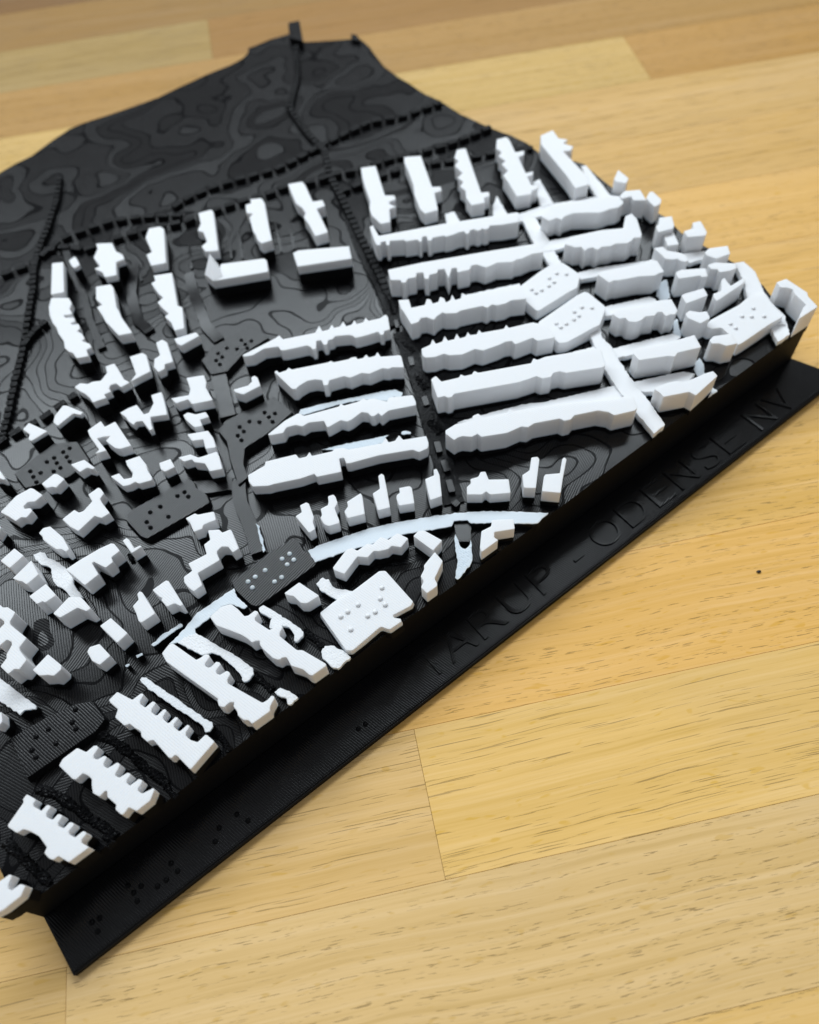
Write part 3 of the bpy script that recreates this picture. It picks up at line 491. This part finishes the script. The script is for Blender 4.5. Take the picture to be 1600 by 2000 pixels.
# the corner tower with its pointed roof beside the low hall
zt_ = ZC+3.95*MM; P = world_poly('B', [(160,755),(213,797),(272,765),(246,694),(185,690)], zt_); ap = X(tp('B', (190,625)), ZC+8.2*MM); zb = g1(P.mean(0))-1*MM
k = len(P); me = bpy.data.meshes.new('pointed_tower')
me.from_pydata([(p[0], p[1], zt_) for p in P]+[(p[0], p[1], zb) for p in P]+[(ap[0], ap[1], ZC+8.2*MM)], [], [(i, (i+1) % k, 2*k) for i in range(k)]+[(i, i+k, (i+1) % k+k, (i+1) % k) for i in range(k)])
bm = bmesh.new(); bm.from_mesh(me); bmesh.ops.recalc_face_normals(bm, faces=bm.faces); bm.to_mesh(me); bm.free()
o = child('pointed_tower', me, FIL); o['label'] = 'white tower with a sharp pointed roof at the end of a low hall'
def jitter(P, step, amp):
    Q = resample(P, step); return Q+rng.normal(0, amp, Q.shape)
for k, (nm, w, t, pts) in enumerate(LOW):
    z = ZC+(w+0.004*(k % 9))*MM
    P = np.array([X(p, z) for p in ROADP]) if pts is None else world_poly(t, pts, z)
    prism(nm, jitter(P, 0.9*MM, 0.10*MM), z, float(ground(P).min())-1.0*MM, RGH if w < 1.3 and nm != 'white_road' else FIL, R=0.25*MM)
# braille dot, shared mesh
bm = bmesh.new(); bmesh.ops.create_uvsphere(bm, u_segments=12, v_segments=8, radius=0.78*MM)
bmesh.ops.delete(bm, geom=[v for v in bm.verts if v.co.z < -0.2*MM], context='VERTS')
for f in bm.faces: f.smooth = True
DOT = bpy.data.meshes.new('braille_dot'); bm.to_mesh(DOT); bm.free(); DOT.materials.append(RGH)
def dot(parent, p, z):
    o = child('braille_dot', DOT, None, parent); o.matrix_parent_inverse = (Matrix.Translation(-tmap.location)); o.location = (p[0], p[1], z)
for dz, t, pts, dots in PLATES:
    z = ZC+dz*MM; P = world_poly(t, pts, z)
    zb = min(float(ground(P).min()), z-1*MM)-0.6*MM
    pl = prism('label_plate', P, z, zb, FIL, R=(1.1 if dz > 0 else 0.5)*MM, flare=0.9*MM)
    for d in dots:
        q = X(tp(t, d), z+0.3*MM); o = bpy.data.objects.new('braille_dot', DOT); C.objects.link(o); o.parent = pl
        o.location = (q[0], q[1], z-0.05*MM)
# black roads
def ribbon(pts, width):
    P = np.array(pts); T = np.gradient(P, axis=0); T /= np.linalg.norm(T, axis=1, keepdims=True); Nn = np.stack([-T[:, 1], T[:, 0]], 1)
    return np.vstack([P+Nn*width/2, (P-Nn*width/2)[::-1]])
for t, pl, wd, hh in BROADS:
    c = [X(tp(t, p), 18*MM) for p in pl]; c = resample(np.array(c), 2*MM, False); P = ribbon(c, wd*MM); P = P+rng.normal(0, 0.10*MM, P.shape)
    m_ = len(c); zc = np.minimum(ground(c)+hh*MM, ZC-0.25*MM)
    Lf, Rt = P[:m_], P[m_:][::-1]
    vs = []; fs = []
    for i in range(m_): vs += [(*Lf[i], zc[i]), (*Rt[i], zc[i]), (*Lf[i], zc[i]-4*MM), (*Rt[i], zc[i]-4*MM)]
    for i in range(m_-1):
        a = 4*i; b = a+4; fs += [(a, a+1, b+1, b), (a+2, a, b, b+2), (a+1, a+3, b+3, b+1)]
    fs += [(0, 2, 3, 1), (4*m_-4, 4*m_-3, 4*m_-1, 4*m_-2)]
    me = bpy.data.meshes.new('black_road'); me.from_pydata(vs, [], fs); me.update()
    bm = bmesh.new(); bm.from_mesh(me); bmesh.ops.recalc_face_normals(bm, faces=bm.faces); bm.to_mesh(me); bm.free()
    child('black_road', me, RGH if wd in (5.0, 6.5) and hh < 1 else FIL)
# rough raised hedge strips
for t, pl, wd in HEDGE:
    c = resample(np.array([X(tp(t, p), 18.5*MM) for p in pl]), 0.45*MM, False); T = np.gradient(c, axis=0); T /= np.linalg.norm(T, axis=1, keepdims=True)+1e-9; Nn = np.stack([-T[:, 1], T[:, 0]], 1)
    K = 9; vs = []; fs = []; gz = ground(c)
    for i in range(len(c)):
        wob = 1+0.12*math.sin(i*0.4)+rng.normal(0, 0.10)
        for j in range(K):
            u = (j/(K-1)-0.5)*2; prof = max(0.0, 1-abs(u)**3)
            p = c[i]+Nn[i]*u*wd*MM/2*wob+rng.normal(0, 0.06*MM, 2)
            vs.append((p[0], p[1], min(gz[i]-0.4*MM+prof*(1.4*MM+rng.normal(0, 0.20*MM)), ZC-0.1*MM)))
    for i in range(len(c)-1):
        for j in range(K-1): a = i*K+j; fs.append((a, a+1, a+K+1, a+K))
    me = bpy.data.meshes.new('hedge_strip'); me.from_pydata(vs, [], fs); me.update(); child('hedge_strip', me, RGH)
# dashed lines of raised black bars
for t, pl, dl, gap, wd in DASH:
    c = resample(np.array([X(tp(t, p), 17.5*MM) for p in pl]), 0.1*MM, False)
    per = int((dl+gap)*10); k = 0
    while k+int(dl*5) < len(c):
        seg = c[k:k+int(dl*10)]
        a, b = seg[0], seg[-1]; d = (b-a); L = np.linalg.norm(d)
        if L > 0.5*MM:
            d /= L; nn = np.array([-d[1], d[0]])*wd*MM/2; gz = float(ground(np.array([(a+b)/2]))[0])
            prism('road_dash', np.array([a-nn, b-nn, b+nn, a+nn])+rng.normal(0, 0.08*MM, (4, 2)), min(gz+2.2*MM, ZC-0.3*MM), gz-1*MM, FIL if t == 'Y' else RGH, R=0.3*MM)
        k += per
# post and stub on the far edge
for pts, zz in (([(565,72),(563,44),(585,40),(592,80)], 19.5), ([(686,76),(686,66),(697,68),(704,80)], 18.0)):
    P = np.array([X(p, zz*MM) for p in pts]); prism('edge_stub', P, zz*MM, 12*MM, FIL, R=0.3*MM)
# ------------------------------------------------------------------ flange with its lettering
FZ = 3.0*MM; FW = 17.2*MM
LE = X((84, 1791), FZ); LO = X((142, 1905), FZ); e0 = FL-DR*0.0; e1 = FR+DR*0.2*MM
o1 = LO; o2 = FR-NR*FW+DR*6.5*MM
P = np.array([e0+NR*0.3*MM, o1, o2, e1+NR*0.3*MM])
if area2(P) < 0: P = P[::-1]
bm = bmesh.new(); top = [bm.verts.new((p[0], p[1], FZ)) for p in P]; bot = [bm.verts.new((p[0], p[1], 0.1*MM)) for p in P]
bm.faces.new(top); bm.faces.new(bot[::-1])
for i in range(4): bm.faces.new((top[i], bot[i], bot[(i+1) % 4], top[(i+1) % 4]))
bmesh.ops.recalc_face_normals(bm, faces=bm.faces)
bmesh.ops.bevel(bm, geom=[e for e in bm.edges if all(v.co.z > FZ*0.5 for v in e.verts)], offset=0.5*MM, segments=2, affect='EDGES')
me = bpy.data.meshes.new('front_flange'); bm.to_mesh(me); bm.free(); flange = child('front_flange', me, FIL)
# raised rim line along the outer edge
a = o1+DR*1.2*MM+NR*0.9*MM; b = o2-DR*1.2*MM+NR*0.9*MM
prism('edge_bead', np.array([a, b, b+NR*0.45*MM, a+NR*0.45*MM]), FZ+0.12*MM, FZ-0.3*MM, FIL, parent=flange, R=0)
for oo in [o for o in flange.children]: oo.matrix_parent_inverse = Matrix.Identity(4)
flange_kids_fixed = True
def sof(px): return float((X(px, FZ+0.6*MM)-FL)@DR)
LET = [('T', 120.7, 9.0), ('A', 129.9, 10.5), ('R', 142.6, 9.8), ('U', 154.8, 9.0), ('P', 167.1, 8.3), ('-', 183.1, 3.9), ('O', 193.2, 10.7), ('D', 206.8, 9.4), ('E', 219.5, 8.0),
 ('N', 230.6, 9.0), ('S', 243.4, 8.0), ('E', 254.3, 8.2), ('N', 270.7, 8.8), ('V', 281.6, 9.8)]
ang = math.atan2(DR[1], DR[0]); CAP = 10.4*MM
for ch, s0, wd in LET:
    cu = bpy.data.curves.new('letter', 'FONT'); cu.body = ch; cu.size = 1.0; cu.extrude = 0.05; cu.offset = -0.012
    to = bpy.data.objects.new('letter', cu); C.objects.link(to); dg = bpy.context.evaluated_depsgraph_get(); dg.update()
    me = bpy.data.meshes.new_from_object(to.evaluated_get(dg)); bpy.data.objects.remove(to)
    co = np.array([v.co[:] for v in me.vertices]); lo, hi = co.min(0), co.max(0); capu = 0.729
    for v in me.vertices:
        lx = (v.co.x-lo[0])/(hi[0]-lo[0])*wd*MM; ly = (v.co.y/capu)*CAP; lz = (v.co.z-lo[2])/(hi[2]-lo[2])*0.65*MM
        q = FL+DR*(s0*MM+lx)+NR*((-14.0-1.6*(s0-125)/161)*MM+ly); v.co = (q[0], q[1], FZ-0.2*MM+lz)
    me.materials.clear(); me.materials.append(FIL); o = bpy.data.objects.new('letter', me); C.objects.link(o); o.parent = flange
for p in [(575,965),(622,940),(610,1022),(800,735),(835,780),(882,738),(858,832),(985,740),(1040,700),(1070,595),(1110,645),(1345,460),(1370,375),(1480,290),(1550,330)]:
    q = X(tp('K', p), FZ); o = bpy.data.objects.new('braille_dot', DOT); C.objects.link(o); o.parent = flange; o.location = (q[0], q[1], FZ-0.05*MM)
for p in [(960,1515),(1005,1485)]:
    q = X(tp('I', p), FZ); o = bpy.data.objects.new('braille_dot', DOT); C.objects.link(o); o.parent = flange; o.location = (q[0], q[1], FZ-0.05*MM)
# ------------------------------------------------------------------ crumb on the wood
q = X((1482, 1117), 0); bm = bmesh.new(); bmesh.ops.create_icosphere(bm, subdivisions=2, radius=0.6*MM)
for v in bm.verts: v.co = Vector((v.co.x*1.3, v.co.y*0.8, max(v.co.z*0.7, -0.3*MM)))*(1+random.uniform(-0.15, 0.15))
me = bpy.data.meshes.new('crumb'); bm.to_mesh(me); bm.free(); o = link('crumb', me, plain('dark_crumb', (0.02, 0.015, 0.012)), None, (q[0], q[1], 0.32*MM))
o['label'] = 'tiny dark crumb lying alone on the bare wood to the right of the map'; o['category'] = 'crumb'
S.render.engine = 'CYCLES'
